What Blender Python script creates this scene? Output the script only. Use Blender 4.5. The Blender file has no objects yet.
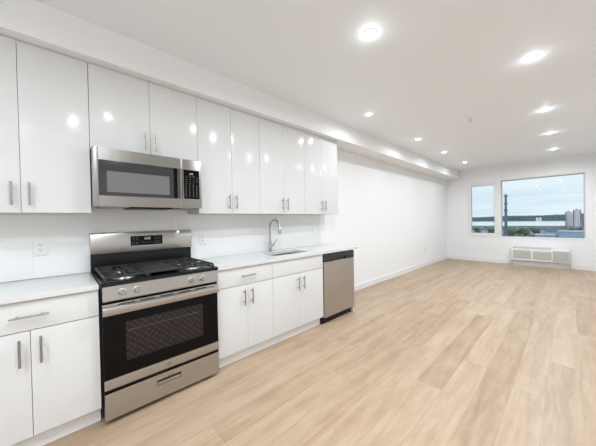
import bpy, bmesh, math, random
from mathutils import Vector, Matrix
random.seed(7)
S = bpy.context.scene
C = S.collection
R = math.radians

# ------------------------------------------------------------------ camera, world, lights, exposure
def setup_camera():
    yaw, pi, ro = R(44.214), R(-0.719), R(-1.017)
    f = Vector((-math.sin(yaw)*math.cos(pi), math.cos(yaw)*math.cos(pi), math.sin(pi)))
    r = Vector((math.cos(yaw), math.sin(yaw), 0)); u = r.cross(f)
    r2 = r*math.cos(ro) + u*math.sin(ro); u2 = -r*math.sin(ro) + u*math.cos(ro)
    cam = bpy.data.cameras.new('camera'); cam.sensor_width = 36; cam.sensor_fit = 'HORIZONTAL'
    cam.lens = 256.455/596*36
    cam.shift_x = -21.018/596; cam.shift_y = 0.018/596
    cam.clip_end = 4000; cam.clip_start = 0.02
    o = bpy.data.objects.new('camera', cam); C.objects.link(o)
    m = Matrix((r2, u2, -f)).transposed().to_4x4(); m.translation = (2.784, -0.187, 1.304)
    o.matrix_world = m
    S.camera = o
setup_camera()
S.view_settings.view_transform = 'Standard'; S.view_settings.look = 'None'
S.view_settings.gamma = 1; S.view_settings.use_curve_mapping = False
S.view_settings.exposure = 0.2
LAMP_W = 17.8
LAMP_COL = (0.85, 0.935, 1.0)

def build_world():
    w = bpy.data.worlds.new('overcast_sky'); S.world = w; w.use_nodes = True
    nt = w.node_tree; nt.nodes.clear()
    out = nt.nodes.new('ShaderNodeOutputWorld'); bg = nt.nodes.new('ShaderNodeBackground')
    tc = nt.nodes.new('ShaderNodeTexCoord'); sep = nt.nodes.new('ShaderNodeSeparateXYZ')
    ramp = nt.nodes.new('ShaderNodeValToRGB')
    mp = nt.nodes.new('ShaderNodeMapping'); mp.inputs['Scale'].default_value = (3, 3, 22)
    nz = nt.nodes.new('ShaderNodeTexNoise'); nz.inputs['Scale'].default_value = 1.6; nz.inputs['Detail'].default_value = 5
    cr = nt.nodes.new('ShaderNodeValToRGB'); mix = nt.nodes.new('ShaderNodeMixRGB')
    nt.links.new(tc.outputs['Generated'], sep.inputs[0]); nt.links.new(sep.outputs['Z'], ramp.inputs[0])
    nt.links.new(tc.outputs['Generated'], mp.inputs[0]); nt.links.new(mp.outputs[0], nz.inputs['Vector'])
    nt.links.new(nz.outputs['Fac'], cr.inputs[0])
    e = ramp.color_ramp.elements
    e[0].position = 0.0; e[0].color = (0.66, 0.76, 0.85, 1)
    e[1].position = 0.5; e[1].color = (0.75, 0.85, 0.94, 1)
    n = ramp.color_ramp.elements.new(0.05); n.color = (0.63, 0.755, 0.84, 1)
    n = ramp.color_ramp.elements.new(0.17); n.color = (0.76, 0.86, 0.93, 1)
    cr.color_ramp.elements[0].position = 0.42; cr.color_ramp.elements[0].color = (0, 0, 0, 1)
    cr.color_ramp.elements[1].position = 0.68; cr.color_ramp.elements[1].color = (.55, .55, .55, 1)
    mix.inputs[2].default_value = (0.80, 0.88, 0.95, 1)
    nt.links.new(cr.outputs[0], mix.inputs[0]); nt.links.new(ramp.outputs[0], mix.inputs[1])
    nt.links.new(mix.outputs[0], bg.inputs[0]); bg.inputs[1].default_value = 1.0
    nt.links.new(bg.outputs[0], out.inputs[0])
build_world()
# daylight entering by the window opening (samples the sky through it)
def window_portal():
    l = bpy.data.lights.new('window_daylight', 'AREA'); l.shape = 'RECTANGLE'; l.size = 2.5; l.size_y = 1.6
    l.cycles.is_portal = True
    o = bpy.data.objects.new('window_daylight', l); C.objects.link(o)
    o.location = (1.83, 8.70, 1.55); o.rotation_euler = (R(-90), 0, 0)
window_portal()

# ------------------------------------------------------------------ material helpers
def newmat(name):
    m = bpy.data.materials.new(name); m.use_nodes = True
    nt = m.node_tree; b = nt.nodes['Principled BSDF']
    return m, nt, b
def P(name, col, rough=.5, metal=0., noise=0., nscale=20., bump=0., spec=None, coat=0., aniso=None, stretch=(1, 1, 1), emit=None, es=0):
    m, nt, b = newmat(name)
    b.inputs['Roughness'].default_value = rough; b.inputs['Metallic'].default_value = metal
    if spec is not None: b.inputs['Specular IOR Level'].default_value = spec
    b.inputs['Coat Weight'].default_value = coat; b.inputs['Coat Roughness'].default_value = .05
    c = (*col, 1)
    b.inputs['Base Color'].default_value = c
    tc = nt.nodes.new('ShaderNodeTexCoord'); mp = nt.nodes.new('ShaderNodeMapping'); mp.inputs['Scale'].default_value = stretch
    nz = nt.nodes.new('ShaderNodeTexNoise'); nz.inputs['Scale'].default_value = nscale; nz.inputs['Detail'].default_value = 3
    nt.links.new(tc.outputs['Object'], mp.inputs[0]); nt.links.new(mp.outputs[0], nz.inputs['Vector'])
    mx = nt.nodes.new('ShaderNodeMixRGB'); nt.links.new(nz.outputs['Fac'], mx.inputs[0])
    k = 1-noise
    mx.inputs[1].default_value = (col[0]*k, col[1]*k, col[2]*k, 1); k = 1+noise
    mx.inputs[2].default_value = (min(1, col[0]*k), min(1, col[1]*k), min(1, col[2]*k), 1)
    nt.links.new(mx.outputs[0], b.inputs['Base Color'])
    if bump:
        bp = nt.nodes.new('ShaderNodeBump'); bp.inputs['Strength'].default_value = bump; bp.inputs['Distance'].default_value = .002
        nt.links.new(nz.outputs['Fac'], bp.inputs['Height']); nt.links.new(bp.outputs[0], b.inputs['Normal'])
    if aniso is not None:
        b.inputs['Anisotropic'].default_value = aniso
        b.inputs['Anisotropic Rotation'].default_value = .25
        tg = nt.nodes.new('ShaderNodeTangent'); tg.direction_type = 'RADIAL'; tg.axis = 'Z'
        nt.links.new(tg.outputs[0], b.inputs['Tangent'])
    if emit:
        b.inputs['Emission Color'].default_value = (*emit, 1); b.inputs['Emission Strength'].default_value = es
    return m
def glass_mat(name, tint=(1, 1, 1), ior=1.45):
    m = bpy.data.materials.new(name); m.use_nodes = True; nt = m.node_tree; nt.nodes.clear()
    out = nt.nodes.new('ShaderNodeOutputMaterial'); mix = nt.nodes.new('ShaderNodeMixShader')
    tr = nt.nodes.new('ShaderNodeBsdfTransparent'); gl = nt.nodes.new('ShaderNodeBsdfGlossy'); fr = nt.nodes.new('ShaderNodeFresnel')
    tr.inputs[0].default_value = (*tint, 1); gl.inputs['Roughness'].default_value = .01; fr.inputs[0].default_value = ior
    nt.links.new(fr.outputs[0], mix.inputs[0]); nt.links.new(tr.outputs[0], mix.inputs[1]); nt.links.new(gl.outputs[0], mix.inputs[2])
    nt.links.new(mix.outputs[0], out.inputs[0])
    return m

def floor_mat():
    m, nt, b = newmat('oak_planks')
    N = nt.nodes; L = nt.links
    def math_(op, a, b_=None, c=None):
        n = N.new('ShaderNodeMath'); n.operation = op
        for i, v in enumerate((a, b_, c)):
            if v is None: continue
            if isinstance(v, (int, float)): n.inputs[i].default_value = v
            else: L.new(v, n.inputs[i])
        return n.outputs[0]
    tc = N.new('ShaderNodeTexCoord'); sp = N.new('ShaderNodeSeparateXYZ'); L.new(tc.outputs['Object'], sp.inputs[0])
    X, Y = sp.outputs[0], sp.outputs[1]
    W, LEN = .19, 1.9
    rowf = math_('DIVIDE', X, W); row = math_('FLOOR', rowf); rf = math_('FRACT', rowf)
    wn = N.new('ShaderNodeTexWhiteNoise'); wn.noise_dimensions = '1D'; L.new(row, wn.inputs['W'])
    yy = math_('ADD', math_('DIVIDE', Y, LEN), math_('MULTIPLY', wn.outputs['Value'], 7.3))
    idn = math_('FLOOR', yy); yf = math_('FRACT', yy)
    cb = N.new('ShaderNodeCombineXYZ'); L.new(row, cb.inputs[0]); L.new(idn, cb.inputs[1])
    wn2 = N.new('ShaderNodeTexWhiteNoise'); wn2.noise_dimensions = '2D'; L.new(cb.outputs[0], wn2.inputs['Vector'])
    plank = wn2.outputs['Value']
    # grain, offset per plank
    cg = N.new('ShaderNodeCombineXYZ')
    L.new(math_('ADD', math_('MULTIPLY', X, 9), math_('MULTIPLY', plank, 40)), cg.inputs[0]); L.new(math_('MULTIPLY', Y, .9), cg.inputs[1]); L.new(plank, cg.inputs[2])
    g1 = N.new('ShaderNodeTexNoise'); g1.inputs['Scale'].default_value = 1.3; g1.inputs['Detail'].default_value = 6; g1.inputs['Roughness'].default_value = .6; g1.inputs['Distortion'].default_value = .6
    L.new(cg.outputs[0], g1.inputs['Vector'])
    g2 = N.new('ShaderNodeTexNoise'); g2.inputs['Scale'].default_value = 9; g2.inputs['Detail'].default_value = 4
    L.new(cg.outputs[0], g2.inputs['Vector'])
    fac = math_('ADD', math_('MULTIPLY', plank, .20), math_('ADD', math_('MULTIPLY', g1.outputs['Fac'], .72), math_('MULTIPLY', g2.outputs['Fac'], .22)))
    ramp = N.new('ShaderNodeValToRGB'); L.new(fac, ramp.inputs[0])
    e = ramp.color_ramp.elements
    e[0].position = .30; e[0].color = FLOOR_COLS[0]
    e[1].position = .80; e[1].color = FLOOR_COLS[2]
    n = e.new(.55); n.color = FLOOR_COLS[1]
    # broad mottling of the boards
    g3 = N.new('ShaderNodeTexNoise'); g3.inputs['Scale'].default_value = 1.0; g3.inputs['Detail'].default_value = 5; g3.inputs['Roughness'].default_value = .65
    cm = N.new('ShaderNodeCombineXYZ'); L.new(math_('ADD', math_('MULTIPLY', X, 7), math_('MULTIPLY', plank, 9)), cm.inputs[0]); L.new(math_('MULTIPLY', Y, 2.6), cm.inputs[1])
    L.new(cm.outputs[0], g3.inputs['Vector'])
    fac2 = math_('ADD', math_('MULTIPLY', fac, .72), math_('MULTIPLY', g3.outputs['Fac'], .34))
    L.new(fac2, ramp.inputs[0])
    # seams
    s1 = math_('LESS_THAN', rf, .010); s2 = math_('LESS_THAN', yf, .0014)
    seam = math_('MAXIMUM', s1, s2)
    mx = N.new('ShaderNodeMixRGB'); L.new(math_('MULTIPLY', seam, .6), mx.inputs[0]); L.new(ramp.outputs[0], mx.inputs[1]); mx.inputs[2].default_value = (.30, .20, .13, 1)
    L.new(mx.outputs[0], b.inputs['Base Color'])
    L.new(math_('ADD', math_('MULTIPLY', g2.outputs['Fac'], .12), .33), b.inputs['Roughness'])
    b.inputs['Specular IOR Level'].default_value = .4
    bp = N.new('ShaderNodeBump'); bp.inputs['Strength'].default_value = .12; bp.inputs['Distance'].default_value = .002
    L.new(g2.outputs['Fac'], bp.inputs['Height']); L.new(bp.outputs[0], b.inputs['Normal'])
    return m
FLOOR_COLS = ((.27, .178, .108, 1), (.44, .308, .205, 1), (.58, .435, .315, 1))

M = {}
M['wall'] = P('white_wall_paint', (.895, .90, .905), .55, noise=.008, nscale=3, bump=.05)
M['ceiling'] = P('white_ceiling_paint', (.90, .93, .955), .6, noise=.012, nscale=2)
M['trim'] = P('white_trim_paint', (.86, .855, .84), .35, noise=.01)
M['cab'] = P('white_gloss_lacquer', (.715, .712, .705), .16, noise=.006, nscale=2, spec=.2)
M['carcass'] = P('white_melamine', (.74, .735, .72), .5, noise=.01)
M['plinth'] = P('white_plinth_board', (.87, .87, .865), .35, noise=.01)
M['quartz'] = P('white_quartz', (.69, .685, .675), .18, noise=.03, nscale=60)
M['nickel'] = P('brushed_nickel', (.40, .385, .36), .33, 1, noise=.05, nscale=80)
M['steel'] = P('brushed_stainless', (.47, .445, .42), .30, 1, noise=.05, nscale=14, stretch=(1, .6, 60), aniso=.75)
M['steel_dark'] = P('dark_stainless', (.34, .33, .32), .3, 1, noise=.05)
M['steel_sink'] = P('sink_stainless', (.34, .335, .325), .3, 1, noise=.05)
M['steel_mw'] = P('microwave_stainless', (.32, .305, .285), .32, 1, noise=.05, nscale=14, stretch=(1, .6, 60), aniso=.6)
M['chrome'] = P('faucet_chrome', (.46, .46, .45), .2, 1, noise=.03)
M['enamel'] = P('black_enamel', (.010, .010, .011), .25, noise=.1, spec=.25)
M['iron'] = P('cast_iron', (.028, .028, .028), .5, noise=.2, nscale=150, bump=.2)
M['blackplastic'] = P('black_plastic', (.02, .02, .021), .3, noise=.1)
M['blackglass'] = P('black_glass', (.005, .004, .004), .05, noise=.1, spec=.12)
M['mwglass'] = P('smoked_glass', (.045, .045, .045), .14, noise=.05, spec=.35)
M['mwscreen'] = P('perforated_screen', (.16, .16, .16), .3, noise=.15, nscale=400)
M['burner'] = P('burner_aluminium', (.5, .5, .48), .35, 1, noise=.05)
M['plate'] = P('white_plastic', (.80, .80, .78), .35, noise=.01)
M['slot'] = P('socket_slot_dark', (.10, .09, .08), .6, noise=.01)
M['print'] = P('light_grey_print', (.12, .12, .125), .5, noise=.01)
M['glow'] = P('clock_digits', (.35, .4, .42), .5, emit=(.75, .9, 1.0), es=.22)
M['lens'] = P('lamp_lens', (.9, .9, .9), .5, emit=(1.0, .97, .93), es=14.0)
M['pvc'] = P('white_window_vinyl', (.86, .86, .85), .3, noise=.01)
M['gasket'] = P('grey_gasket', (.34, .36, .38), .6, noise=.05)
M['glass'] = glass_mat('clear_glass', (.97, .985, .98), 1.3)
M['ptac'] = P('cream_white_metal', (.77, .765, .73), .4, noise=.01)
M['grille'] = P('grey_grille', (.50, .495, .47), .5, noise=.04)
M['ptac_dark'] = P('grey_subbase', (.56, .55, .53), .6, noise=.05)
M['brass'] = P('sprinkler_metal', (.35, .33, .30), .35, 1, noise=.05)
def oven_window_mat():
    # patterned enamel screen printed behind the door glass: diamond grid of dull brown dots
    m, nt, b = newmat('oven_window_glass'); N = nt.nodes; L = nt.links
    b.inputs['Roughness'].default_value = .06; b.inputs['Specular IOR Level'].default_value = .15
    tc = N.new('ShaderNodeTexCoord'); mp = N.new('ShaderNodeMapping'); mp.inputs['Rotation'].default_value = (R(45), 0, 0)
    vo = N.new('ShaderNodeTexVoronoi'); vo.inputs['Scale'].default_value = 33; vo.inputs['Randomness'].default_value = .12
    L.new(tc.outputs['Object'], mp.inputs[0]); L.new(mp.outputs[0], vo.inputs['Vector'])
    r = N.new('ShaderNodeValToRGB'); L.new(vo.outputs['Distance'], r.inputs[0])
    r.color_ramp.elements[0].position = .30; r.color_ramp.elements[0].color = (.048, .035, .030, 1)
    r.color_ramp.elements[1].position = .55; r.color_ramp.elements[1].color = (.020, .017, .016, 1)
    L.new(r.outputs[0], b.inputs['Base Color'])
    return m
M['ovenwin'] = oven_window_mat()
M['rack'] = P('oven_rack_wire', (.13, .115, .10), .4, 1, noise=.05)

# ------------------------------------------------------------------ mesh helpers
def bx(bm, x0, x1, y0, y1, z0, z1, bev=0., seg=2):
    r = bmesh.ops.create_cube(bm, size=1)
    vs = r['verts']
    for v in vs:
        v.co = Vector((x0+(v.co.x+.5)*(x1-x0), y0+(v.co.y+.5)*(y1-y0), z0+(v.co.z+.5)*(z1-z0)))
    if bev:
        es = list({e for v in vs for e in v.link_edges})
        bmesh.ops.bevel(bm, geom=es, offset=bev, segments=seg, affect='EDGES', profile=.7)
def ring_(c, a, b, r, n, ry=None):
    return [c + a*(r*math.cos(2*math.pi*i/n)) + b*((ry or r)*math.sin(2*math.pi*i/n)) for i in range(n)]
def frame_of(d):
    d = d.normalized(); t = Vector((0, 0, 1)) if abs(d.z) < .9 else Vector((1, 0, 0))
    a = d.cross(t).normalized(); return a, d.cross(a).normalized()
def cyl(bm, p0, p1, r0, r1=None, n=16):
    p0, p1 = Vector(p0), Vector(p1); r1 = r0 if r1 is None else r1
    a, b = frame_of(p1-p0)
    A = [bm.verts.new(c) for c in ring_(p0, a, b, r0, n)]; B = [bm.verts.new(c) for c in ring_(p1, a, b, r1, n)]
    for i in range(n): bm.faces.new((A[i], A[(i+1) % n], B[(i+1) % n], B[i]))
    bm.faces.new(A[::-1]); bm.faces.new(B)
def tube(bm, pts, r, n=10):
    pts = [Vector(p) for p in pts]; rings = []; a = b = None
    for i, p in enumerate(pts):
        d = (pts[min(i+1, len(pts)-1)]-pts[max(i-1, 0)]).normalized()
        if a is None: a, b = frame_of(d)
        else:
            a = (a-d*a.dot(d)).normalized(); b = d.cross(a)
        rr = r[i] if isinstance(r, (list, tuple)) else r
        rings.append([bm.verts.new(c) for c in ring_(p, a, b, rr, n)])
    for A, B in zip(rings, rings[1:]):
        for i in range(n): bm.faces.new((A[i], A[(i+1) % n], B[(i+1) % n], B[i]))
    bm.faces.new(rings[0][::-1]); bm.faces.new(rings[-1])
def lathe(bm, prof, c, axis=(0, 0, 1), n=24):
    """prof: (radius, height) list along axis from point c"""
    ax = Vector(axis).normalized(); a, b = frame_of(ax); c = Vector(c); rings = []
    for r, h in prof: rings.append([bm.verts.new(v) for v in ring_(c+ax*h, a, b, max(r, 1e-5), n)])
    for A, B in zip(rings, rings[1:]):
        for i in range(n): bm.faces.new((A[i], A[(i+1) % n], B[(i+1) % n], B[i]))
    bm.faces.new(rings[0][::-1]); bm.faces.new(rings[-1])
def prism(bm, poly, y0, y1, axis='y'):
    """poly: list of (x,z) extruded along y (or (x,y) along z)"""
    mk = (lambda p, t: (p[0], t, p[1])) if axis == 'y' else ((lambda p, t: (p[0], p[1], t)) if axis == 'z' else (lambda p, t: (t, p[0], p[1])))
    A = [bm.verts.new(mk(p, y0)) for p in poly]; B = [bm.verts.new(mk(p, y1)) for p in poly]; n = len(poly)
    for i in range(n): bm.faces.new((A[i], A[(i+1) % n], B[(i+1) % n], B[i]))
    bm.faces.new(A[::-1]); bm.faces.new(B)
def obj(name, bm, mat, parent=None, smooth=True, loc=None):
    bmesh.ops.recalc_face_normals(bm, faces=bm.faces)
    me = bpy.data.meshes.new(name); 
    if loc is not None:
        bmesh.ops.translate(bm, verts=bm.verts, vec=-Vector(loc))
    bm.to_mesh(me); bm.free()
    o = bpy.data.objects.new(name, me); C.objects.link(o); me.materials.append(mat)
    if smooth:
        me.shade_smooth()
        try: me.set_sharp_from_angle(angle=R(35))
        except Exception: pass
    if parent:
        o.parent = parent
        o.matrix_parent_inverse = Matrix.Translation(-parent.location) if parent.type == 'EMPTY' else Matrix()
        if parent.type != 'EMPTY' and parent.parent: pass
    if loc is not None: o.location = loc
    return o
def B(): return bmesh.new()
def thing(name, label, cat, loc=(0, 0, 0), group=None):
    o = bpy.data.objects.new(name, None); C.objects.link(o); o.location = loc; o.empty_display_size = .1
    o['label'] = label; o['category'] = cat
    if group: o['group'] = group
    return o
def tag(o, label=None, cat=None, group=None, kind=None):
    if label: o['label'] = label
    if cat: o['category'] = cat
    if group: o['group'] = group
    if kind: o['kind'] = kind
    return o
def struct(name, bm, mat, label=None, parent=None, smooth=False):
    o = obj(name, bm, mat, parent, smooth=smooth)
    if parent is None: o['kind'] = 'structure'
    if label: o['label'] = label
    return o

def merge(child):
    """fold a printed or ribbed surface pattern into the part it sits on, with its own material slot"""
    p = child.parent; b = bmesh.new(); b.from_mesh(p.data); b2 = bmesh.new(); b2.from_mesh(child.data)
    idx = len(p.data.materials); p.data.materials.append(child.data.materials[0])
    mp = {v: b.verts.new(v.co) for v in b2.verts}
    for f in b2.faces:
        nf = b.faces.new([mp[v] for v in f.verts]); nf.material_index = idx
    b.to_mesh(p.data); b.free(); b2.free(); bpy.data.objects.remove(child)

# ------------------------------------------------------------------ structure
XR, YB, YF, ZC = 4.05, 8.515, -2.4, 2.72
b = B(); bx(b, -.2, XR+.2, YF-.2, YB+.3, -.12, 0); struct('floor', b, floor_mat())
b = B(); bx(b, -.2, XR+.2, YF-.2, YB+.3, ZC, ZC+.15); struct('ceiling', b, M['ceiling'])
b = B(); bx(b, -.2, 0, YF-.2, YB+.3, 0, ZC); struct('wall_left', b, M['wall'])
b = B(); bx(b, XR, XR+.2, YF-.2, YB+.3, 0, ZC); struct('wall_right', b, M['wall'])
b = B(); bx(b, 0, XR, YF-.2, YF, 0, ZC); struct('wall_rear', b, M['wall'])
# back wall with the window opening
WX0, WX1, WZ0, WZ1 = .600, 3.072, .735, 2.31
b = B()
bx(b, 0, WX0, YB, YB+.26, 0, ZC); bx(b, WX1, XR, YB, YB+.26, 0, ZC)
bx(b, WX0, WX1, YB, YB+.26, 0, WZ0); bx(b, WX0, WX1, YB, YB+.26, WZ1, ZC)
struct('wall_back', b, M['wall'])
# dropped bulkhead along the kitchen wall
b = B(); bx(b, 0, .38, YF, YB, 2.482, ZC); struct('trim_1', b, M['wall'], 'white dropped bulkhead running along the top of the left wall')
# baseboards
def baseboard(name, x0, x1, y0, y1, ax):
    b = B(); bx(b, x0, x1, y0, y1, 0, .105, .003)
    struct(name, b, M['trim'])
baseboard('baseboard_left', 0, .014, 2.80, YB, 'y')
baseboard('baseboard_back', .0145, XR-.0145, YB-.014, YB, 'x')
baseboard('baseboard_right', XR-.014, XR, YF+.0145, YB, 'y')
baseboard('baseboard_rear', .0145, XR, YF, YF+.014, 'x')

# windows
def frame_bm(x0, x1, z0, z1, y0, y1, w, bev=.003):
    b = B()
    bx(b, x0, x0+w, y0, y1, z0, z1, bev); bx(b, x1-w, x1, y0, y1, z0, z1, bev)
    bx(b, x0+w, x1-w, y0, y1, z0, z0+w, bev); bx(b, x0+w, x1-w, y0, y1, z1-w, z1, bev)
    return b
def window_small():
    t = bpy.data.objects.new('window_1', None); C.objects.link(t); t['kind'] = 'structure'; t.location = (1.0, YB, WZ0)
    t['label'] = 'narrow white framed casement window left of the big fixed pane'
    x0, x1 = WX0+.002, 1.372
    obj('window_frame', frame_bm(x0, x1, WZ0+.002, WZ1-.002, YB-.012, YB+.10, .045), M['pvc'], t)
    s = obj('sash', frame_bm(x0+.047, x1-.047, WZ0+.049, WZ1-.049, YB-.004, YB+.07, .048, .005), M['pvc'], t)
    obj('gasket', frame_bm(x0+.095, x1-.095, WZ0+.097, WZ1-.097, YB+.015, YB+.05, .009, 0), M['gasket'], t)
    b = B(); bx(b, x0+.104, x1-.104, YB+.028, YB+.036, WZ0+.106, WZ1-.106); obj('glass_pane', b, M['glass'], t, False)
    b = B(); bx(b, x1-.085, x1-.055, YB-.016, YB-.0045, 1.20, 1.34, .003); cyl(b, (x1-.07, YB-.016, 1.30), (x1-.07, YB-.035, 1.30), .009)
    bx(b, x1-.08, x1-.06, YB-.045, YB-.033, 1.18, 1.31, .004); obj('window_handle', b, M['pvc'], t)
def window_big():
    t = bpy.data.objects.new('window_2', None); C.objects.link(t); t['kind'] = 'structure'; t.location = (2.2, YB, WZ0)
    t['label'] = 'large fixed picture window right of the narrow casement'
    obj('window_frame', frame_bm(1.428, WX1-.002, WZ0+.002, WZ1-.002, YB+.05, YB+.12, .012, .002), M['pvc'], t)
    obj('gasket', frame_bm(1.440, WX1-.014, WZ0+.014, WZ1-.014, YB+.06, YB+.10, .010, 0), M['gasket'], t)
    b = B(); bx(b, 1.450, WX1-.024, YB+.076, YB+.084, WZ0+.024, WZ1-.024); obj('glass_pane', b, M['glass'], t, False)
window_small(); window_big()
b = B(); bx(b, 1.374, 1.426, YB-.006, YB+.14, WZ0+.001, WZ1-.001, .003)
struct('trim_2', b, M['pvc'], 'white mullion post between the two windows')
b = B(); bx(b, WX0-.02, WX1+.02, YB-.010, YB-.0005, WZ0-.020, WZ0, .004)
struct('window_sill', b, M['trim'], 'thin white sill under both windows')

# ------------------------------------------------------------------ backsplash
def backsplash_mat():
    m, nt, b = newmat('backsplash_tile'); N = nt.nodes; L = nt.links
    b.inputs['Roughness'].default_value = .12
    tc = N.new('ShaderNodeTexCoord'); sp = N.new('ShaderNodeSeparateXYZ'); L.new(tc.outputs['Object'], sp.inputs[0])
    cb = N.new('ShaderNodeCombineXYZ'); L.new(sp.outputs[1], cb.inputs[0])
    ad = N.new('ShaderNodeMath'); ad.operation = 'SUBTRACT'; L.new(sp.outputs[2], ad.inputs[0]); ad.inputs[1].default_value = .915; L.new(ad.outputs[0], cb.inputs[1])
    br = N.new('ShaderNodeTexBrick'); L.new(cb.outputs[0], br.inputs['Vector'])
    br.inputs['Scale'].default_value = 1; br.inputs['Brick Width'].default_value = .61; br.inputs['Row Height'].default_value = .285
    br.inputs['Mortar Size'].default_value = .0022; br.inputs['Mortar Smooth'].default_value = .4
    br.inputs['Color1'].default_value = (.82, .815, .805, 1); br.inputs['Color2'].default_value = (.81, .805, .795, 1); br.inputs['Mortar'].default_value = (.74, .735, .725, 1)
    L.new(br.outputs[0], b.inputs['Base Color'])
    return m
b = B(); bx(b, 0.0005, .009, -.9, -.001, .916, 1.381); bx(b, .0005, .009, -.001, .765, .90, 1.43); bx(b, .0005, .009, .765, 2.70, .916, 1.381)
tag(obj('backsplash', b, backsplash_mat(), smooth=False), 'glossy white tile backsplash between worktop and wall cabinets', 'backsplash', kind='structure')

# ------------------------------------------------------------------ handles and cabinets
XD, XT, XU = .622, .556, .285     # base door face, plinth face, upper door face
def pull(parent, x, y, z, L=.148, vertical=True):
    """bar pull centred at y,z on a door face at x"""
    b = B(); r = .0058; s = .034; h = L/2; p = h-.028
    if vertical:
        cyl(b, (x+s, y, z-h), (x+s, y, z+h), r, n=12)
        for d in (-p, p): cyl(b, (x-.001, y, z+d), (x+s, y, z+d), .0045, n=10)
    else:
        cyl(b, (x+s, y-h, z), (x+s, y+h, z), r, n=12)
        for d in (-p, p): cyl(b, (x-.001, y+d, z), (x+s, y+d, z), .0045, n=10)
    o = obj('handle', b, M['nickel'], None)
    o.parent = parent; o.matrix_parent_inverse = parent.matrix_world.inverted() if False else Matrix.Translation(-Vector(wloc(parent)))
    return o
def wloc(o):
    v = Vector(o.location)
    while o.parent: 
        o = o.parent; 
        if o.type == 'EMPTY': return Vector(o.location)*0
    return v*0 if True else v
def leaf(name, parent, x1, y0, y1, z0, z1, th=.018):
    b = B(); g = .0011
    bx(b, x1-th, x1, y0+g, y1-g, z0+g, z1-g, .0012, 2)
    return obj(name, b, M['cab'], parent)
def carcass(parent, x1, y0, y1, z0, z1):
    b = B(); t = .016; x0 = .0115
    bx(b, x0, x1, y0+.001, y0+t, z0, z1); bx(b, x0, x1, y1-t, y1-.001, z0, z1)
    bx(b, x0, x1, y0+t, y1-t, z0, z0+t); bx(b, x0, x1, y0+t, y1-t, z1-t, z1); bx(b, x0, x0+.006, y0+t, y1-t, z0+t, z1-t)
    return obj('cabinet_body', b, M['carcass'], parent, False)
def base_cab(y0, y1, label, drawer='drawer', handle=True, open_top=False):
    t = thing('base_cabinet', label, 'cabinet', (.3, (y0+y1)/2, 0))
    b = B(); tt = .016; x0 = .0115; x1 = XD-.0195; z0, z1 = .10, .882
    bx(b, x0, x1, y0+.001, y0+tt, z0, z1); bx(b, x0, x1, y1-tt, y1-.001, z0, z1); bx(b, x0, x1, y0+tt, y1-tt, z0, z0+tt)
    bx(b, x0, x0+.006, y0+tt, y1-tt, z0+tt, z1); bx(b, x1-.03, x1, y0+tt, y1-tt, z1-.05, z1)
    bx(b, x1-.02, x1, y0+tt, y1-tt, .69, .735)
    obj('cabinet_body', b, M['carcass'], t, False)
    b = B(); bx(b, XT-.016, XT, y0+.0005, y1-.0005, .001, .0995); obj('plinth', b, M['plinth'], t, False)
    d = leaf(drawer, t, XD, y0, y1, .7155, .880)
    if handle: pull(d, XD, (y0+y1)/2, .800, .15, False)
    ym = (y0+y1)/2
    for s, a, c in ((-1, y0, ym), (1, ym, y1)):
        d = leaf('door', t, XD, a, c, .116, .7125)
        pull(d, XD, ym+s*.040, .604)
    return t
base_cab(-.592, -.004, 'white gloss base cabinet left of the stainless range, drawer over two doors')
base_cab(.766, 1.345, 'white gloss base cabinet just right of the range, one drawer over two doors')
base_cab(1.345, 2.088, 'white gloss sink base cabinet beside the dishwasher, plain handleless front over two doors', 'false_front', False)

def upper_cab(y0, y1, z0, label, hz=1.503, hoff=.038):
    t = thing('wall_cabinet', label, 'cabinet', (.15, (y0+y1)/2, z0))
    carcass(t, XU-.0195, y0, y1, z0, 2.480)
    ym = (y0+y1)/2
    for s, a, c in ((-1, y0, ym), (1, ym, y1)):
        d = leaf('door', t, XU, a, c, z0, 2.480)
        pull(d, XU, ym+s*hoff, hz)
    return t
upper_cab(-.672, -.0005, 1.383, 'tall white gloss wall cabinet left of the microwave, at the left edge')
upper_cab(.0005, .7595, 1.860, 'short white gloss wall cabinet directly above the microwave', 1.966, .037)
upper_cab(.760, 1.436, 1.383, 'tall white gloss wall cabinet just right of the microwave')
upper_cab(1.437, 2.120, 1.383, 'tall white gloss wall cabinet above the faucet, second right of microwave')
upper_cab(2.121, 2.800, 1.383, 'white gloss wall cabinet at the right end of the row')

# white end panel beside dishwasher
b = B(); bx(b, .02, .600, 2.716, 2.734, .001, .883, .001)
tag(obj('end_panel', b, M['cab']), 'white side panel closing the right side of the dishwasher', 'panel')

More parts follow.
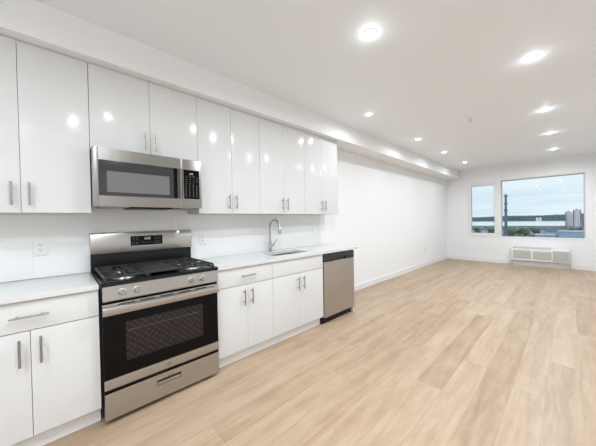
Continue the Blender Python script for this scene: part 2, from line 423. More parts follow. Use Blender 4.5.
# ------------------------------------------------------------------ worktops
ZT0, ZT1 = .885, .915
b = B(); bx(b, .0105, .641, -.60, -.003, ZT0, ZT1, .002)
tag(obj('countertop', b, M['quartz']), 'short white quartz countertop left of the range', 'countertop')
def right_top():
    x0, x1, y0, y1 = .0105, .641, .765, 2.790
    sx0, sx1, sy0, sy1, rr = .175, .475, 1.495, 2.01, .06
    b = B()
    outer = [(x0, y0), (x1, y0), (x1, y1), (x0, y1)]
    inner = []
    for cx, cy, a0 in ((sx0+rr, sy0+rr, 180), (sx1-rr, sy0+rr, 270), (sx1-rr, sy1-rr, 0), (sx0+rr, sy1-rr, 90)):
        for k in range(9):
            a = R(a0+k*90/8); inner.append((cx+rr*math.cos(a), cy+rr*math.sin(a)))
    n = len(inner)
    # faces: split into 4 fans, one per outer side/corner
    for z, top in ((ZT1, 1), (ZT0, 0)):
        O = [b.verts.new((*p, z)) for p in outer]; I = [b.verts.new((*p, z)) for p in inner]
        for k in range(4):
            arc = I[k*9:k*9+9]
            for i in range(8): b.faces.new((O[k], arc[i], arc[i+1]))
            nx = I[((k+1)*9) % n]
            b.faces.new((O[k], arc[8], nx, O[(k+1) % 4]))
        if top: OT, IT = O, I
        else: OB, IB = O, I
    for i in range(4): b.faces.new((OT[i], OT[(i+1) % 4], OB[(i+1) % 4], OB[i]))
    for i in range(n): b.faces.new((IT[i], IT[(i+1) % n], IB[(i+1) % n], IB[i]))
    tag(obj('countertop', b, M['quartz'], smooth=False), 'long white quartz countertop holding the sink', 'countertop')
    # sink
    t = thing('kitchen_sink', 'stainless undermount sink set into the long white countertop', 'sink', (.325, 1.75, .70))
    b = B(); loops = []
    def loop(inset, z, r):
        L = []
        for cx, cy, a0 in ((sx0+inset+r, sy0+inset+r, 180), (sx1-inset-r, sy0+inset+r, 270), (sx1-inset-r, sy1-inset-r, 0), (sx0+inset+r, sy1-inset-r, 90)):
            for k in range(7):
                a = R(a0+k*90/6); L.append(b.verts.new((cx+r*math.cos(a), cy+r*math.sin(a), z)))
        return L
    loops = [loop(-.02, .884, .07), loop(.002, .884, .06), loop(.004, .87, .058), loop(.010, .72, .055), loop(.02, .703, .05), loop(.05, .698, .03),
             loop(.04, .695, .03), loop(.012, .70, .05), loop(.003, .72, .056), loop(-.003, .87, .06), loop(-.02, .882, .07)]
    for A, D in zip(loops, loops[1:]):
        for i in range(len(A)): b.faces.new((A[i], A[(i+1) % len(A)], D[(i+1) % len(A)], D[i]))
    for A, D in ((loops[-1], loops[0]),):
        for i in range(len(A)): b.faces.new((A[i], A[(i+1) % len(A)], D[(i+1) % len(A)], D[i]))
    b.faces.new(loops[5]); b.faces.new(loops[6][::-1])
    obj('sink_bowl', b, M['steel_sink'], t)
    b = B(); lathe(b, [(.045, 0), (.045, .003), (.038, .004), (.034, .001), (.012, .0012), (.010, .004), (.001, .004)], (.325, 1.75, .6985))
    obj('drain', b, M['steel_dark'], t)
right_top()

def faucet():
    fy, fx = 1.705, .075
    t = thing('faucet', 'tall gooseneck pull-down faucet standing behind the sink', 'faucet', (fx, fy, ZT1))
    b = B(); lathe(b, [(.027, 0), (.027, .006), (.022, .010), (.0165, .014), (.0165, .11), (.0155, .115), (.012, .118), (.001, .119)], (fx, fy, ZT1+.0005))
    obj('faucet_base', b, M['chrome'], t)
    b = B(); pts = [(fx, fy, 1.03), (fx, fy, 1.12), (fx, fy, 1.215)]
    r = .098; cx = fx+r
    for k in range(1, 17):
        a = R(180-k*175/16); pts.append((cx+r*math.cos(a), fy, 1.215+r*math.sin(a)))
    e = pts[-1]; pts.append((e[0]+.003, fy, e[2]-.012))
    tube(b, pts, .0115, 12); obj('spout', b, M['chrome'], t)
    e = pts[-1]
    b = B(); lathe(b, [(.0125, 0), (.015, .008), (.0175, .035), (.020, .062), (.019, .070), (.001, .071)], e, (.06, 0, -1))
    obj('spray_head', b, M['chrome'], t)
    b = B(); cyl(b, (fx+.0, fy+.012, .995), (fx+.0, fy+.055, .995), .0135, n=14); cyl(b, (fx, fy+.049, .995), (fx+.01, fy+.100, 1.068), .0055, .004, 10)
    obj('lever', b, M['chrome'], t)
faucet()

# ------------------------------------------------------------------ range
def grate(parent, x0, x1, y0, y1, z):
    b = B(); w = .0055
    def bar(p, q, r=w): 
        (ax, ay), (cx, cy) = p, q
        if abs(ax-cx) > abs(ay-cy): bx(b, min(ax, cx), max(ax, cx), ay-r, ay+r, z-.008, z+.006, .002, 1)
        else: bx(b, ax-r, ax+r, min(ay, cy), max(ay, cy), z-.008, z+.006, .002, 1)
    bar((x0, y0), (x1, y0)); bar((x0, y1), (x1, y1)); bar((x0, y0), (x0, y1)); bar((x1, y0), (x1, y1))
    bar(((x0+x1)/2, y0), ((x0+x1)/2, y1))
    ym = (y0+y1)/2
    for xc in (x0+(x1-x0)*.25, x0+(x1-x0)*.75):
        hx = (x1-x0)*.25; hy = (y1-y0)*.5
        bar((xc-hx, ym), (xc-.026, ym)); bar((xc+.026, ym), (xc+hx, ym))
        bar((xc, y0), (xc, ym-.026)); bar((xc, ym+.026), (xc, y1))
        for sx in (-1, 1):
            for sy in (-1, 1):
                cyl(b, (xc+sx*hx, ym+sy*hy, z), (xc+sx*.03, ym+sy*.03, z), .0045, n=6)
    for xx in (x0, x1):
        for yy in (y0, y1): bx(b, xx-.008, xx+.008, yy-.008, yy+.008, z-.026, z-.004, .002, 1)
    # front and rear stubs
    for k in range(4):
        yy = y0+(y1-y0)*(k+.5)/4
        bx(b, x1, x1+.012, yy-.004, yy+.004, z-.008, z+.008, .002, 1)
    return obj('grate', b, M['iron'], parent)
def emblem(parent, x, y, z, r, mat=None):
    """small round raised badge with curled monogram"""
    b = B(); 
    pts = [(x+.0015, y+r*math.cos(R(k*15)), z+r*math.sin(R(k*15))) for k in range(25)]
    tube(b, pts, r*.09, 6)
    for s in (-1, 1):
        pts = []
        for k in range(14):
            a = R(60+k*22); rr = r*(.18+.02*k)
            pts.append((x+.0015, y+s*r*.28+rr*math.cos(a)*.8, z+s*r*.05+rr*math.sin(a)))
        tube(b, pts, r*.06, 5)
    lathe(b, [(r*.96, 0), (r*.96, .0012), (.0005, .0013)], (x-.0002, y, z), (1, 0, 0))
    o = obj('emblem', b, mat or M['steel_dark'], parent); return o
def range_():
    t = thing('gas_range', 'stainless gas range with black cooktop between the white base cabinets', 'stove', (.34, .38, 0))
    Y0, Y1 = .003, .759
    XF = .655
    b = B(); bx(b, .03, .60, Y0, Y1, .035, .905, .003); obj('range_body', b, M['enamel'], t)
    # cooktop with raised rim
    b = B(); bx(b, .03, .668, Y0-.001, Y1+.001, .897, .917, .004)
    bx(b, .03, .045, Y0+.012, Y1-.012, .9165, .925, .003); bx(b, .645, .668, Y0, Y1, .9165, .924, .003)
    bx(b, .045, .645, Y0, Y0+.018, .9165, .924, .003); bx(b, .045, .645, Y1-.018, Y1, .9165, .924, .003)
    obj('cooktop', b, M['enamel'], t)
    b = B(); prism(b, [(.60, .797), (.654, .797), (.672, .805), (.662, .8965), (.60, .8965)], Y0+.008, Y1-.004)
    cp = obj('control_panel', b, M['steel'], t)
    # knobs
    for y in (.112, .194, .545, .628):
        b = B(); ax = (1, 0, .11)
        lathe(b, [(.024, 0), (.024, .006), (.0195, .008), (.0175, .030), (.016, .033), (.001, .0335)], (.6665, y, .851), ax)
        bx(b, .678, .708, y-.0035, y+.0035, .836, .872, .001, 1)
        obj('knob', b, M['steel'], cp)
    # burners
    for k, (x, y, r) in enumerate(((.20, .15, .038), (.20, .61, .032), (.49, .15, .046), (.49, .61, .046), (.345, .381, .034))):
        b = B(); lathe(b, [(r*1.5, 0), (r*1.45, .004), (r*1.05, .006), (r*1.0, .014), (.001, .014)], (x, y, .9168))
        bn = obj('burner', b, M['burner'], t)
        b = B(); lathe(b, [(r*.85, 0), (r*.88, .006), (r*.80, .009), (.001, .0095)], (x, y, .9305)); obj('burner_cap', b, M['enamel'], bn)
    for y0, y1 in ((.028, .262), (.500, .734)): grate(t, .075, .625, y0, y1, .950)
    # centre griddle grate
    b = B()
    for y in (.272, .490): bx(b, .075, .625, y-.0055, y+.0055, .942, .956, .002, 1)
    for x in (.075, .625): bx(b, x-.0055, x+.0055, .272, .490, .942, .956, .002, 1)
    bx(b, .10, .60, .285, .477, .944, .954, .004)
    bx(b, .12, .58, .279, .284, .944, .961, .001); bx(b, .12, .58, .478, .483, .944, .961, .001)
    for x in (.08, .62):
        for y in (.276, .486): bx(b, x-.008, x+.008, y-.006, y+.006, .924, .946, .002, 1)
    obj('griddle_grate', b, M['iron'], t)
    # backguard
    b = B(); bx(b, .015, .055, Y0, Y1, .925, 1.060, .002); bg = obj('backguard_riser', b, M['enamel'], t)
    b = B(); prism(b, [(.012, 1.058), (.075, 1.058), (.078, 1.066), (.078, 1.205), (.068, 1.223), (.052, 1.228), (.012, 1.228)], Y0, Y1)
    bgp = obj('backguard', b, M['steel'], t)
    b = B(); bx(b, .0775, .082, .262, .503, 1.109, 1.191, .0015)
    dp = obj('display_panel', b, M['blackglass'], bgp)
    # clock digits 12:00-like glow and printed keys
    b = B()
    x = .0822
    def dig(y, z, segs, w=.0075, h=.018):
        tt = .0013
        S7 = {'a': (0, w, h, h), 'g': (0, w, h/2, h/2), 'd': (0, w, 0, 0), 'f': (0, 0, h/2, h), 'b': (w, w, h/2, h), 'e': (0, 0, 0, h/2), 'c': (w, w, 0, h/2)}
        for s in segs:
            a0, a1, c0, c1 = S7[s]; bx(b, x, x+.0008, y+a0-tt, y+a1+tt, z+c0-tt, z+c1+tt)
    for y, segs in ((.358, 'bc'), (.370, 'abged'), (.387, 'abcdef'), (.399, 'abcdef')): dig(y, 1.158, segs)
    bx(b, x, x+.0008, .3810, .3830, 1.163, 1.165); bx(b, x, x+.0008, .3810, .3830, 1.170, 1.172)
    obj('clock', b, M['glow'], dp)
    b = B()
    for z in (1.172, 1.158, 1.136, 1.122):
        for y in (.272, .284, .300, .313, .440, .452, .468, .480):
            bx(b, x, x+.0005, y, y+.008, z, z+.0035)
    for y in (.345, .362, .379, .396, .413): bx(b, x, x+.0005, y, y+.010, 1.130, 1.134)
    merge(obj('key_print', b, M['print'], dp))
    # vent slot strip
    b = B(); bx(b, .60, .645, Y0+.006, Y1-.006, .787, .7965); obj('vent_gap', b, M['enamel'], t)
    # oven door
    b = B(); bx(b, .602, .655, Y0+.006, Y1-.004, .215, .782, .003); od = obj('oven_door', b, M['enamel'], t)
    b = B(); bx(b, .6552, .6585, Y0+.008, Y1-.006, .296, .705, .001); obj('door_glass', b, M['blackglass'], od)
    b = B(); bx(b, .6586, .6600, .127, .630, .385, .645, .0005); obj('oven_window', b, M['ovenwin'], od)
    b = B(); cyl(b, (.6606, .14, .585), (.6606, .60, .585), .0014, n=6); obj('oven_rack', b, M['rack'], od)
    b = B(); bx(b, .655, .662, Y0+.006, Y1-.004, .230, .294, .002); tb = obj('door_trim', b, M['steel'], od)
    emblem(tb, .662, .377, .262, .0135)
    b = B(); bx(b, .655, .660, Y0+.006, Y1-.004, .707, .782, .001); 
    ts = obj('door_top_trim', b, M['steel'], od)
    b = B(); 
    for k in range(5): bx(b, .6601, .6606, .09+k*.12, .09+k*.12+.09, .768, .7745)
    obj('vent_slot', b, M['enamel'], ts)
    # flat bar handle
    b = B(); prism(b, [(.684, .716), (.694, .719), (.697, .724), (.697, .758), (.693, .765), (.682, .766), (.680, .720)], Y0+.004, Y1-.010)
    bx(b, .659, .684, Y0+.006, Y0+.034, .722, .758, .002); bx(b, .659, .684, Y1-.040, Y1-.012, .722, .758, .002)
    obj('handle', b, M['steel'], od)
    # drawer
    b = B(); x0, x1 = .602, .659; ya, yb, za, zb = Y0+.007, Y1-.004, .034, .205
    ha, hb, ka, kb = .300, .458, .128, .170
    bx(b, x0, x1, ya, ha, za, zb); bx(b, x0, x1, hb, yb, za, zb); bx(b, x0, x1, ha, hb, za, ka); bx(b, x0, x1, ha, hb, kb, zb)
    dr = obj('storage_drawer', b, M['steel'], t, False)
    b = B(); bx(b, .612, .640, ha+.001, hb-.001, ka+.001, kb-.001); obj('handle_recess', b, M['steel_dark'], dr, False)
    b = B(); w = .006
    bx(b, .658, .663, ha-w, hb+w, kb, kb+w, .001); bx(b, .658, .663, ha-w, ha, ka, kb, .001); bx(b, .658, .663, hb, hb+w, ka, kb, .001); bx(b, .650, .664, ha-w, hb+w, ka-w, ka, .001)
    bx(b, .652, .657, ha+.002, hb-.002, ka, ka+.022, .001)
    obj('handle', b, M['steel'], dr)
    for x in (.08, .57):
        for y in (.045, .715):
            b = B(); lathe(b, [(.016, 0), (.016, .008), (.008, .010), (.008, .036), (.0005, .0361)], (x, y, .0005)); obj('leg', b, M['steel_dark'], t)
range_()

# ------------------------------------------------------------------ microwave
def microwave():
    t = thing('microwave', 'stainless over-the-range microwave mounted under the short wall cabinet', 'microwave', (.2, .38, 1.43))
    Y0, Y1, Z0, Z1, XM = .004, .756, 1.428, 1.856, .372
    b = B(); bx(b, .0115, XM-.028, Y0, Y1, Z0+.002, Z1, .003); obj('microwave_body', b, M['steel_dark'], t)
    yd = .595
    # door: steel frame as ring
    ga, gb, gc, gd = .036, .555, 1.508, 1.768
    b = B(); x0, x1 = XM-.027, XM
    bx(b, x0, x1, Y0, ga, Z0+.001, Z1, .002); bx(b, x0, x1, ga, gb, Z0+.001, gc, .0); bx(b, x0, x1, ga, gb, gd, Z1, .0); bx(b, x0, x1, gb, yd-.001, Z0+.001, Z1, .002)
    dr = obj('microwave_door', b, M['steel_mw'], t)
    b = B(); bx(b, x0+.004, x1-.002, ga+.0005, gb-.0005, gc+.0005, gd-.0005, .001); dg = obj('door_window', b, M['mwglass'], dr)
    b = B(); bx(b, x1-.002, x1-.0008, .082, .492, 1.536, 1.690); obj('window_screen', b, M['mwscreen'], dg, False)
    b = B(); bx(b, x1-.0015, x1+.0004, .525, .556, gc+.001, gd-.001, .0); obj('handle_pocket', b, M['blackglass'], dr, False)
    b = B(); prism(b, [(.562, 0), (.567, .022), (.578, .028), (.588, .022), (.592, 0)], 1.505, 1.800, 'z') if False else None
    pts = [(x1, .560), (x1+.016, .563), (x1+.024, .570), (x1+.024, .580), (x1+.016, .588), (x1, .591)]
    prism(b, pts, 1.512, 1.766, 'z'); obj('handle', b, M['steel_mw'], dr)
    emblem(dr, x1, .370, 1.812, .0125)
    b = B(); bx(b, x0, x1-.001, yd+.001, Y1, Z0+.001, Z1, .002); cp = obj('control_panel', b, M['steel_mw'], t)
    b = B(); bx(b, x1-.0015, x1+.001, .604, .736, 1.510, 1.766, .001); kp = obj('keypad', b, M['blackglass'], cp)
    b = B(); x = x1+.0011
    for k, y in enumerate((.655, .665, .675)): bx(b, x, x+.0006, y, y+.007, 1.728, 1.738)
    obj('display', b, M['glow'], kp)
    b = B()
    for r_ in range(10):
        z = 1.700-r_*.019
        for c_ in range(4):
            y = .618+c_*.030
            if r_ in (3,) and c_ == 3: continue
            w = .016 if r_ < 4 else .009
            bx(b, x, x+.0004, y, y+w, z, z+(.004 if r_ < 4 else .008))
    bx(b, x, x+.0004, .640, .700, 1.713, 1.716)
    merge(obj('key_print', b, M['print'], kp))
    # underside: vent grille and lamp lenses
    b = B(); bx(b, .06, .335, .22, .52, Z0-.012, Z0+.0015, .002); obj('underside_filter', b, M['enamel'], t)
    for y0, y1 in ((.04, .17), (.57, .70)):
        b = B(); bx(b, .14, .335, y0, y1, Z0-.006, Z0+.0015, .002); obj('cooktop_lamp_cover', b, M['steel_mw'], t)
    b = B(); bx(b, XM-.060, XM-.028, .10, .66, Z1-.012, Z1+.001); obj('top_vent', b, M['enamel'], t)
microwave()

# ------------------------------------------------------------------ dishwasher
def dishwasher():
    t = thing('dishwasher', 'stainless dishwasher with black top panel at the right end of the cabinets', 'dishwasher', (.3, 2.4, 0))
    Y0, Y1 = 2.094, 2.712
    b = B(); bx(b, .03, .585, Y0+.002, Y1-.002, .06, .880, .003); obj('dishwasher_body', b, M['enamel'], t)
    b = B(); bx(b, .587, .632, Y0+.004, Y1-.003, .092, .776, .004, 3); dr = obj('dishwasher_door', b, M['steel'], t)
    b = B(); x0, x1 = .587, .634
    ya, yb = Y0+.004, Y1-.003; ha, hb = 2.30, 2.52
    bx(b, x0, x1, ya, yb, .815, .874, .003); bx(b, x0, x1, ya, ha, .779, .815, .002); bx(b, x0, x1, hb, yb, .779, .815, .002); bx(b, x0, x0+.02, ha, hb, .779, .815)
    cp = obj('control_panel', b, M['blackplastic'], t)
    b = B()
    for k in range(6): bx(b, x1, x1+.0006, 2.55+k*.022, 2.55+k*.022+.012, .842, .846)
    bx(b, x1, x1+.0006, 2.56, 2.60, .855, .858)
    merge(obj('key_print', b, M['print'], cp))
    b = B(); prism(b, [(.560, .001), (.575, .001), (.575, .088), (.560, .088)], Y0+.004, Y1-.022); obj('toe_kick', b, M['enamel'], t)
    for y in (2.12, 2.675):
        b = B(); lathe(b, [(.018, 0), (.018, .008), (.008, .01), (.008, .061), (.0005, .0611)], (.50, y, .0005)); obj('leg', b, M['steel_dark'], t)
dishwasher()

# ------------------------------------------------------------------ outlets
def outlet(x, y, z, w, h, label, cat='outlet', switch=False, group=None):
    t = thing('wall_switch' if switch else 'wall_outlet', label, cat, (x, y, z))
    b = B(); bx(b, x+.0005, x+.0065, y-w/2, y+w/2, z-h/2, z+h/2, .002); obj('cover_plate', b, M['plate'], t)
    b = B(); bx(b, x+.006, x+.0085, y-.017, y+.017, z-.034, z+.034, .001); f = obj('rocker' if switch else 'receptacle', b, M['plate'], t)
    if not switch:
        b = B()
        for dz in (-.019, .016):
            bx(b, x+.0084, x+.0089, y-.0085, y-.0055, z+dz, z+dz+.010); bx(b, x+.0084, x+.0089, y+.0045, y+.0075, z+dz, z+dz+.008)
            cyl(b, (x+.0084, y, z+dz-.006), (x+.0089, y, z+dz-.006), .003, n=8)
        obj('slot', b, M['slot'], f, False)
outlet(.009, -.265, 1.138, .075, .118, 'white double outlet on the backsplash left of the range')
outlet(.009, .895, 1.125, .075, .118, 'white outlet on the backsplash just right of the range')
outlet(.009, 2.56, 1.125, .075, .118, 'white wall switch on the backsplash near its right end', 'switch', True)
outlet(0, 6.76, .42, .072, .115, 'white outlet low on the bare left wall past the kitchen')

# ------------------------------------------------------------------ recessed lights
lights = [(1.706, 1.515), (.857, 2.80), (.857, 4.38), (.863, 5.72), (.875, 7.20), (2.56, 2.82), (2.564, 4.41), (2.563, 5.75), (2.568, 7.23)]
labels = ['recessed ceiling light nearest the camera, above the kitchen aisle', 'left-row recessed ceiling light closest to the wall cabinets', 'second recessed ceiling light of the left row from the kitchen',
          'third recessed ceiling light of the left row from the kitchen', 'last recessed ceiling light of the left row, nearest the casement window',
          'right-row recessed ceiling light nearest the camera', 'second recessed ceiling light of the right row', 'third recessed ceiling light of the right row', 'last recessed ceiling light of the right row, nearest the big window']
def downlight(x, y, label, power):
    t = thing('recessed_light', label, 'ceiling light', (x, y, ZC), 'recessed ceiling lights')
    b = B(); lathe(b, [(.050, 0), (.050, -.003), (.047, -.005), (.041, -.005), (.039, -.003), (.039, 0)], (x, y, ZC-.0005)); obj('trim_ring', b, M['plate'], t)
    b = B(); lathe(b, [(.0385, 0), (.0385, -.0035), (.001, -.004)], (x, y, ZC-.0005)); obj('lens', b, M['lens'], t)
    l = bpy.data.lights.new('lamp', 'AREA'); l.shape = 'DISK'; l.size = .074; l.energy = power; l.color = LAMP_COL; l.spread = R(170)
    o = bpy.data.objects.new('lamp', l); C.objects.link(o); o.location = (x, y, ZC-.012)
    # added point light that brightens the ceiling in a halo around each fitting
    l = bpy.data.lights.new('lamp_halo_fill', 'POINT'); l.shadow_soft_size = .03; l.energy = power*.022; l.color = LAMP_COL
    o = bpy.data.objects.new('lamp_halo_fill', l); C.objects.link(o); o.location = (x, y, ZC-.05)
for (x, y), lb in zip(lights, labels): downlight(x, y, lb, LAMP_W*(.32 if x < 1 else 1.0))
# first read off a door reflection; other three unseen, added to brighten the room
for k, (x, y) in enumerate([(2.33, .19), (1.706, -1.0), (3.4, -1.0), (2.6, -1.9)]):
    downlight(x, y, ['recessed ceiling light above the camera position', 'unseen added ceiling light over the aisle behind the camera', 'unseen added ceiling light by the right wall', 'unseen added ceiling light by the rear wall'][k], LAMP_W*(.85 if y < 0 else 1.1))

def sprinkler(x, y, label):
    t = thing('sprinkler_head', label, 'sprinkler', (x, y, ZC), 'ceiling sprinklers')
    b = B(); lathe(b, [(.026, 0), (.026, -.003), (.012, -.006), (.008, -.012), (.008, -.02), (.0005, -.02)], (x, y, ZC-.0005)); obj('escutcheon', b, M['plate'], t)
    b = B(); 
    for s in (-1, 1): tube(b, [(x+s*.007, y, ZC-.02), (x+s*.011, y, ZC-.03), (x+s*.003, y, ZC-.044)], .0022, 6)
    lathe(b, [(.014, 0), (.014, -.0015), (.004, -.003), (.0005, -.003)], (x, y, ZC-.044)); obj('deflector', b, M['brass'], t)
sprinkler(1.786, 3.98, 'small ceiling sprinkler head nearer the kitchen'); sprinkler(1.79, 7.40, 'small ceiling sprinkler head near the window')

# ------------------------------------------------------------------ wall heater / air conditioner
def ptac():
    t = thing('wall_air_conditioner', 'white packaged air conditioner and heater low under the big window', 'air conditioner', (2.24, 8.4, 0))
    x0, x1, yf = 1.680, 2.800, 8.330
    yb = YB-.016
    b = B(); prism(b, [(yf, .150), (yf+.01, .140), (yb, .140), (yb, .498), (yf+.060, .498), (yf+.004, .452), (yf, .446)], x0, x1, 'x')
    body = obj('cabinet_cover', b, M['ptac'], t)
    b = B(); bx(b, 1.722, 2.082, yf-.004, yf+.001, .200, .412, .002); g = obj('intake_grille', b, M['grille'], body)
    b = B()
    for k in range(18): bx(b, 1.728, 2.076, yf-.008, yf-.0035, .208+k*.0112, .208+k*.0112+.004)
    merge(obj('louvre', b, M['ptac'], g, False))
    b = B(); bx(b, 2.130, 2.480, yf-.004, yf+.001, .200, .405, .002); g = obj('intake_grille', b, M['grille'], body)
    b = B()
    for k in range(18): bx(b, 2.136, 2.474, yf-.008, yf-.0035, .206+k*.0110, .206+k*.0110+.004)
    merge(obj('louvre', b, M['ptac'], g, False))
    b = B(); bx(b, 2.50, 2.79, yf-.003, yf+.001, .165, .43, .003); obj('side_panel', b, M['grille'], body)
    b = B(); prism(b, [(yf+.008, .4565), (yf+.056, .4960), (yf+.054, .4985), (yf+.006, .4590)], 1.71, 2.47, 'x'); dg = obj('discharge_grille', b, M['grille'], body)
    b = B()
    for k in range(20): prism(b, [(yf+.008, .4590), (yf+.055, .4975), (yf+.053, .5010), (yf+.006, .4625)], 1.72+k*.038, 1.724+k*.038, 'x')
    merge(obj('fin', b, M['ptac'], dg, False))
    b = B(); bx(b, x0+.02, x1-.004, yf+.035, yb, .001, .139, .002); obj('subbase', b, M['ptac_dark'], t)
ptac()

# ------------------------------------------------------------------ view outside
GZ = -14.0
CX, CY, CZ = 2.784, -.187, 1.304
def at(xy, y, z=None):   # world point at a bearing from the room, y metres out
    return (CX+xy*(y-CY), y)
E_ = {}
E_['ground'] = P('town_ground', (.14, .17, .20), .9, noise=.6, nscale=.02)
E_['water'] = P('pale_river', (.86, .88, .86), .25, noise=.05, nscale=.01)
E_['ridge'] = P('wooded_ridge', (.055, .12, .135), .9, noise=.5, nscale=.05)  # bluish tint puts distance haze into the foliage colour
E_['tree'] = P('tree_leaves', (.085, .15, .085), .9, noise=.6, nscale=.8)
E_['tree2'] = P('tree_leaves_light', (.17, .24, .10), .9, noise=.5, nscale=.8)
E_['bark'] = P('bark', (.12, .09, .07), .9, noise=.3)
E_['conc'] = P('pale_concrete', (.88, .85, .87), .8, noise=.05, nscale=.5)
E_['rose'] = P('rose_brick', (.42, .27, .36), .8, noise=.1, nscale=.5)
E_['win'] = P('far_window_band', (.55, .58, .66), .4, noise=.2, nscale=.8)
E_['blue'] = P('blue_cladding', (.42, .58, .76), .5, noise=.08, nscale=.3)
E_['whitewall'] = P('far_white_wall', (.75, .77, .78), .7, noise=.05, nscale=.3)
E_['roofd'] = P('dark_roof', (.15, .17, .22), .8, noise=.3, nscale=.3)
E_['roofl'] = P('light_roof', (.55, .58, .62), .8, noise=.1, nscale=.3)
E_['pole'] = P('pole_steel', (.12, .20, .28), .6, noise=.1)
b = B(); bx(b, -420, 420, 40, 520, GZ-1, GZ); bx(b, -900, 900, 1015, 1500, GZ-1, GZ+.3)
tag(obj('ground', b, E_['ground'], smooth=False), kind='structure')
b = B(); bx(b, -900, 900, 519, 1016, GZ-1.2, GZ-.3); tag(obj('river', b, E_['water'], smooth=False), 'pale wide river behind the town', 'river', kind='structure')
def ridge():
    b = B(); n = 220; rows = 7; V = []
    rnd = random.Random(3)
    hs = [rnd.random() for _ in range(400)]
    def h(i): return sum(hs[(i*k+17*k) % 400]*w for k, w in ((1, .35), (2, .15)))
    for j in range(rows):
        row = []
        for i in range(n+1):
            x = -420+i*840/n
            s = math.sin(math.pi*j/(rows-1))
            big = .55+.25*math.sin(x*.012+1.2)+.15*math.sin(x*.031)
            z = GZ+.2+s*(11+9*big+5*h(i+j*13))
            row.append(b.verts.new((x+rnd.uniform(-1, 1), 1020+j*16+rnd.uniform(-2, 2), z)))
        V.append(row)
    for j in range(rows-1):
        for i in range(n): b.faces.new((V[j][i], V[j][i+1], V[j+1][i+1], V[j+1][i]))
    tag(obj('wooded_ridge', b, E_['ridge'], smooth=True), 'long dark green wooded ridge beyond the river', 'hill', kind='structure')
ridge()
def tree(x, y, h, label, mat, seed, group):
    r = random.Random(seed)
    t = thing('tree', label, 'tree', (x, y, GZ), group)
    b = B(); tube(b, [(x, y, GZ), (x+.1, y, GZ+h*.3), (x, y, GZ+h*.6)], [.3, .22, .1], 7); obj('trunk', b, E_['bark'], t)
    b = B()
    for k in range(9):
        c = Vector((x+r.uniform(-.33, .33)*h, y+r.uniform(-.3, .3)*h, GZ+h*r.uniform(.42, .82)))
        q = bmesh.ops.create_icosphere(b, subdivisions=2, radius=h*r.uniform(.16, .27), matrix=Matrix.Translation(c))
        for v in q['verts']: v.co += Vector((r.uniform(-1, 1), r.uniform(-1, 1), r.uniform(-1, 1)))*h*.025
    obj('crown', b, mat, t)
rt = random.Random(11)
PLACED = []
def free(X, Y, r):
    if any((X-a)**2+(Y-c)**2 < (r+q)**2 for a, c, q in PLACED): return False
    PLACED.append((X, Y, r)); return True
def spot(lo, hi, y0, y1, r, rnd):
    for _ in range(400):
        X, Y = at(rnd.uniform(lo, hi), rnd.uniform(y0, y1))
        if free(X, Y, r): return X, Y
    return None
spots = []
# houses
def house(x, y, w, d, h, label, wall, roof, group, flat=False):
    t = thing('house', label, 'building', (x, y, GZ), group)
    b = B(); bx(b, x-w/2, x+w/2, y, y+d, GZ, GZ+h); obj('wall', b, wall, t, False)
    b = B()
    if flat: bx(b, x-w/2-.3, x+w/2+.3, y-.3, y+d+.3, GZ+h, GZ+h+.5)
    else: prism(b, [(y-.5, GZ+h), (y+d+.5, GZ+h), (y+d/2, GZ+h+1.3)], x-w/2-.4, x+w/2+.4, 'x')
    obj('roof', b, roof, t, False)
    n = max(2, int(w/3))
    for k in range(n):
        b = B(); xx = x-w/2+(k+.5)*w/n; bx(b, xx-.5, xx+.5, y-.06, y+.02, GZ+h*.4, GZ+h*.75); obj('window', b, E_['win'], t, False)
rh = random.Random(5)
for k in range(60):
    left = k % 3 == 0
    w = rh.uniform(5, 9); p = spot(-.248 if left else -.150, -.152 if left else .040, 262, 370, w*.5+2.5, rh)
    if not p: continue
    house(p[0], p[1]-3, w, 6, max(1.2, (13.3-.033*p[1])*rh.uniform(.5, .95)), 'low distant house behind the narrow casement window' if left else 'low distant house among the trees in the big window',
          (E_['blue'], E_['whitewall'], E_['conc'])[(k//3) % 3], E_['roofd'] if k % 4 else E_['roofl'], 'houses seen through the casement' if left else 'houses seen through the big window', flat=(k % 4 == 0))
spots = []
for lo, hi, y0, y1, n, g in ((-.137, -.089, 238, 300, 22, 1), (-.248, -.150, 245, 330, 9, 0), (-.085, .02, 263, 340, 16, 2), (-.15, -.10, 300, 340, 5, 1)):
    for k in range(n):
        p = spot(lo, hi, y0, y1, 3.15, rt)
        h = (15.3-.033*p[1])*rt.uniform(.75, 1.0) if p else 0
        if p: spots.append((*p, h, g))
TL = ['leafy tree of the cluster low in the big window near the utility pole', 'dark green tree in the distance behind the narrow casement window', 'distant tree among the houses in the middle of the big window']
TG = ['trees by the utility pole', 'trees seen through the casement', 'trees among the houses']
for i, (X, Y, h, g) in enumerate(spots):
    k = {1: 0, 0: 1, 2: 2}[g]
    tree(X, Y, h, TL[k], E_['tree2'] if (g == 1 and i % 3 == 0) else E_['tree'], i, TG[k])
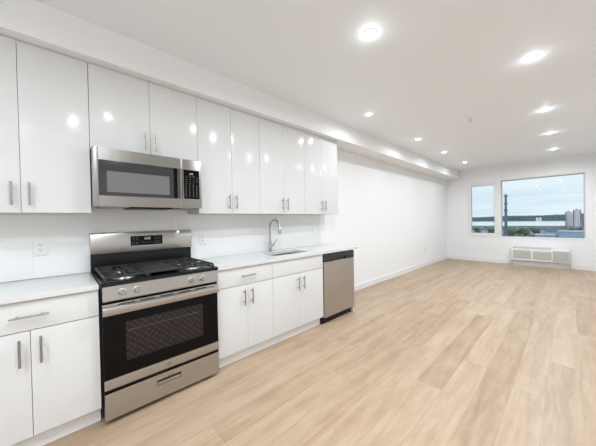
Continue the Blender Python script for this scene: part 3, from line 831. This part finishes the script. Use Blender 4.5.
# blue warehouse at lower right
def warehouse(xy0, xy1, y, h, label):
    xa, _ = at(xy0, y); xb, _ = at(xy1, y)
    t = thing('warehouse', label, 'building', ((xa+xb)/2, y, GZ))
    b = B(); bx(b, xa, xb, y, y+14, GZ, GZ+h); obj('wall', b, E_['blue'], t, False)
    b = B(); bx(b, xa-.4, xb+.4, y-.4, y+14.4, GZ+h, GZ+h+.5); obj('roof', b, E_['roofl'], t, False)
    n = 7
    for r_ in (.35, .7):
        for k in range(n):
            xx = xa+(k+.5)*(xb-xa)/n
            b = B(); bx(b, xx-(xb-xa)/n*.32, xx+(xb-xa)/n*.32, y-.08, y+.02, GZ+h*r_, GZ+h*r_+h*.16); obj('window', b, E_['win'], t, False)
warehouse(-.020, .031, 238, 4.2, 'low blue building with rows of windows at the lower right of the view')
warehouse(-.072, -.030, 236, 1.7, 'pale blue flat-roofed shed left of the low blue building')
# high rise
def tower(xy0, xy1, y, ztop, label, rose_edges):
    xa, _ = at(xy0, y); xb, _ = at(xy1, y)
    t = thing('apartment_tower', label, 'building', ((xa+xb)/2, y, GZ))
    b = B(); bx(b, xa, xb, y, y+12, GZ, ztop); obj('wall', b, E_['conc'], t, False)
    b = B()
    for e in rose_edges: bx(b, xa+(xb-xa)*e[0], xa+(xb-xa)*e[1], y-.5, y+12.3, GZ, ztop+.6)
    obj('brick_stack', b, E_['rose'], t, False)
    b = B(); bx(b, xa+(xb-xa)*.3, xa+(xb-xa)*.6, y+3, y+8, ztop, ztop+1.5); obj('roof_box', b, E_['rose'], t, False)
    nf = int((ztop-GZ)/3)
    for f_ in range(nf):
        for c_ in (.32, .62):
            b = B(); xx = xa+(xb-xa)*c_; bx(b, xx-.45, xx+.45, y-.1, y+.02, GZ+1+f_*3, GZ+2.4+f_*3); obj('window', b, E_['win'], t, False)
tower(-.0065, .0085, 500, 6.0, 'pale apartment tower with rose brick edge, the lower left one of the pair', ((0, .16),))
tower(.0092, .0250, 480, 8.0, 'taller pale apartment tower with rose brick ends, right one of the pair', ((0, .16), (.84, 1)))
tower(.0262, .036, 515, 2.5, 'dim apartment tower cut off by the right edge of the big window', ((0, .4),))
# white tanks on the far shore
for k, xy in enumerate((-.0668, -.0598)):
    X, Y = at(xy, 1002); b = B(); lathe(b, [(2.9, 0), (2.9, 9), (1.8, 10.6), (.01, 11)], (X, Y, GZ-.3)); tag(obj('storage_tank', b, E_['whitewall']), ['white domed tank on the far river shore, left one of two', 'white domed tank on the far river shore, right one of two'][k], 'tank')
# utility pole with wires
def pole():
    y = 120; X, _ = at(-.1428, y); top = CZ+.0708*(y-CY)
    t = thing('utility_pole', 'tall steel utility pole seen at the left of the big window', 'utility pole', (X, y, GZ))
    b = B(); tube(b, [(X, y, GZ), (X, y, top)], [.62, .34], 10); obj('shaft', b, E_['pole'], t)
    for z in (top-1.0, top-3.8, top-6.4):
        b = B(); bx(b, X-.62, X+.62, y-.12, y+.12, z-.1, z+.1)
        for s in (-.52, .52): cyl(b, (X+s, y, z+.1), (X+s, y, z+.5), .1, n=8)
        obj('crossarm', b, E_['pole'], t)
    L = ['topmost thin overhead wire running from the utility pole', 'second overhead wire down from the pole top', 'third overhead wire down from the pole top', 'lowest overhead wire just above the ridge']
    for k, z in enumerate((top-.45, top-3.25, top-5.85, top-6.9)):
        b = B()
        n = 24; pts = []
        for i in range(n+1):
            s = -1+2*i/n
            pts.append((X+s*70-4, y-.3 if k % 2 else y+.3, z-.9*(1-((s*2) % 1 if False else s)**2)*0-.6*math.sin(math.pi*((i/n)*2 % 1))))
        tube(b, pts, .013, 5); tag(obj('overhead_wire', b, E_['pole']), L[k], 'wire')
pole()
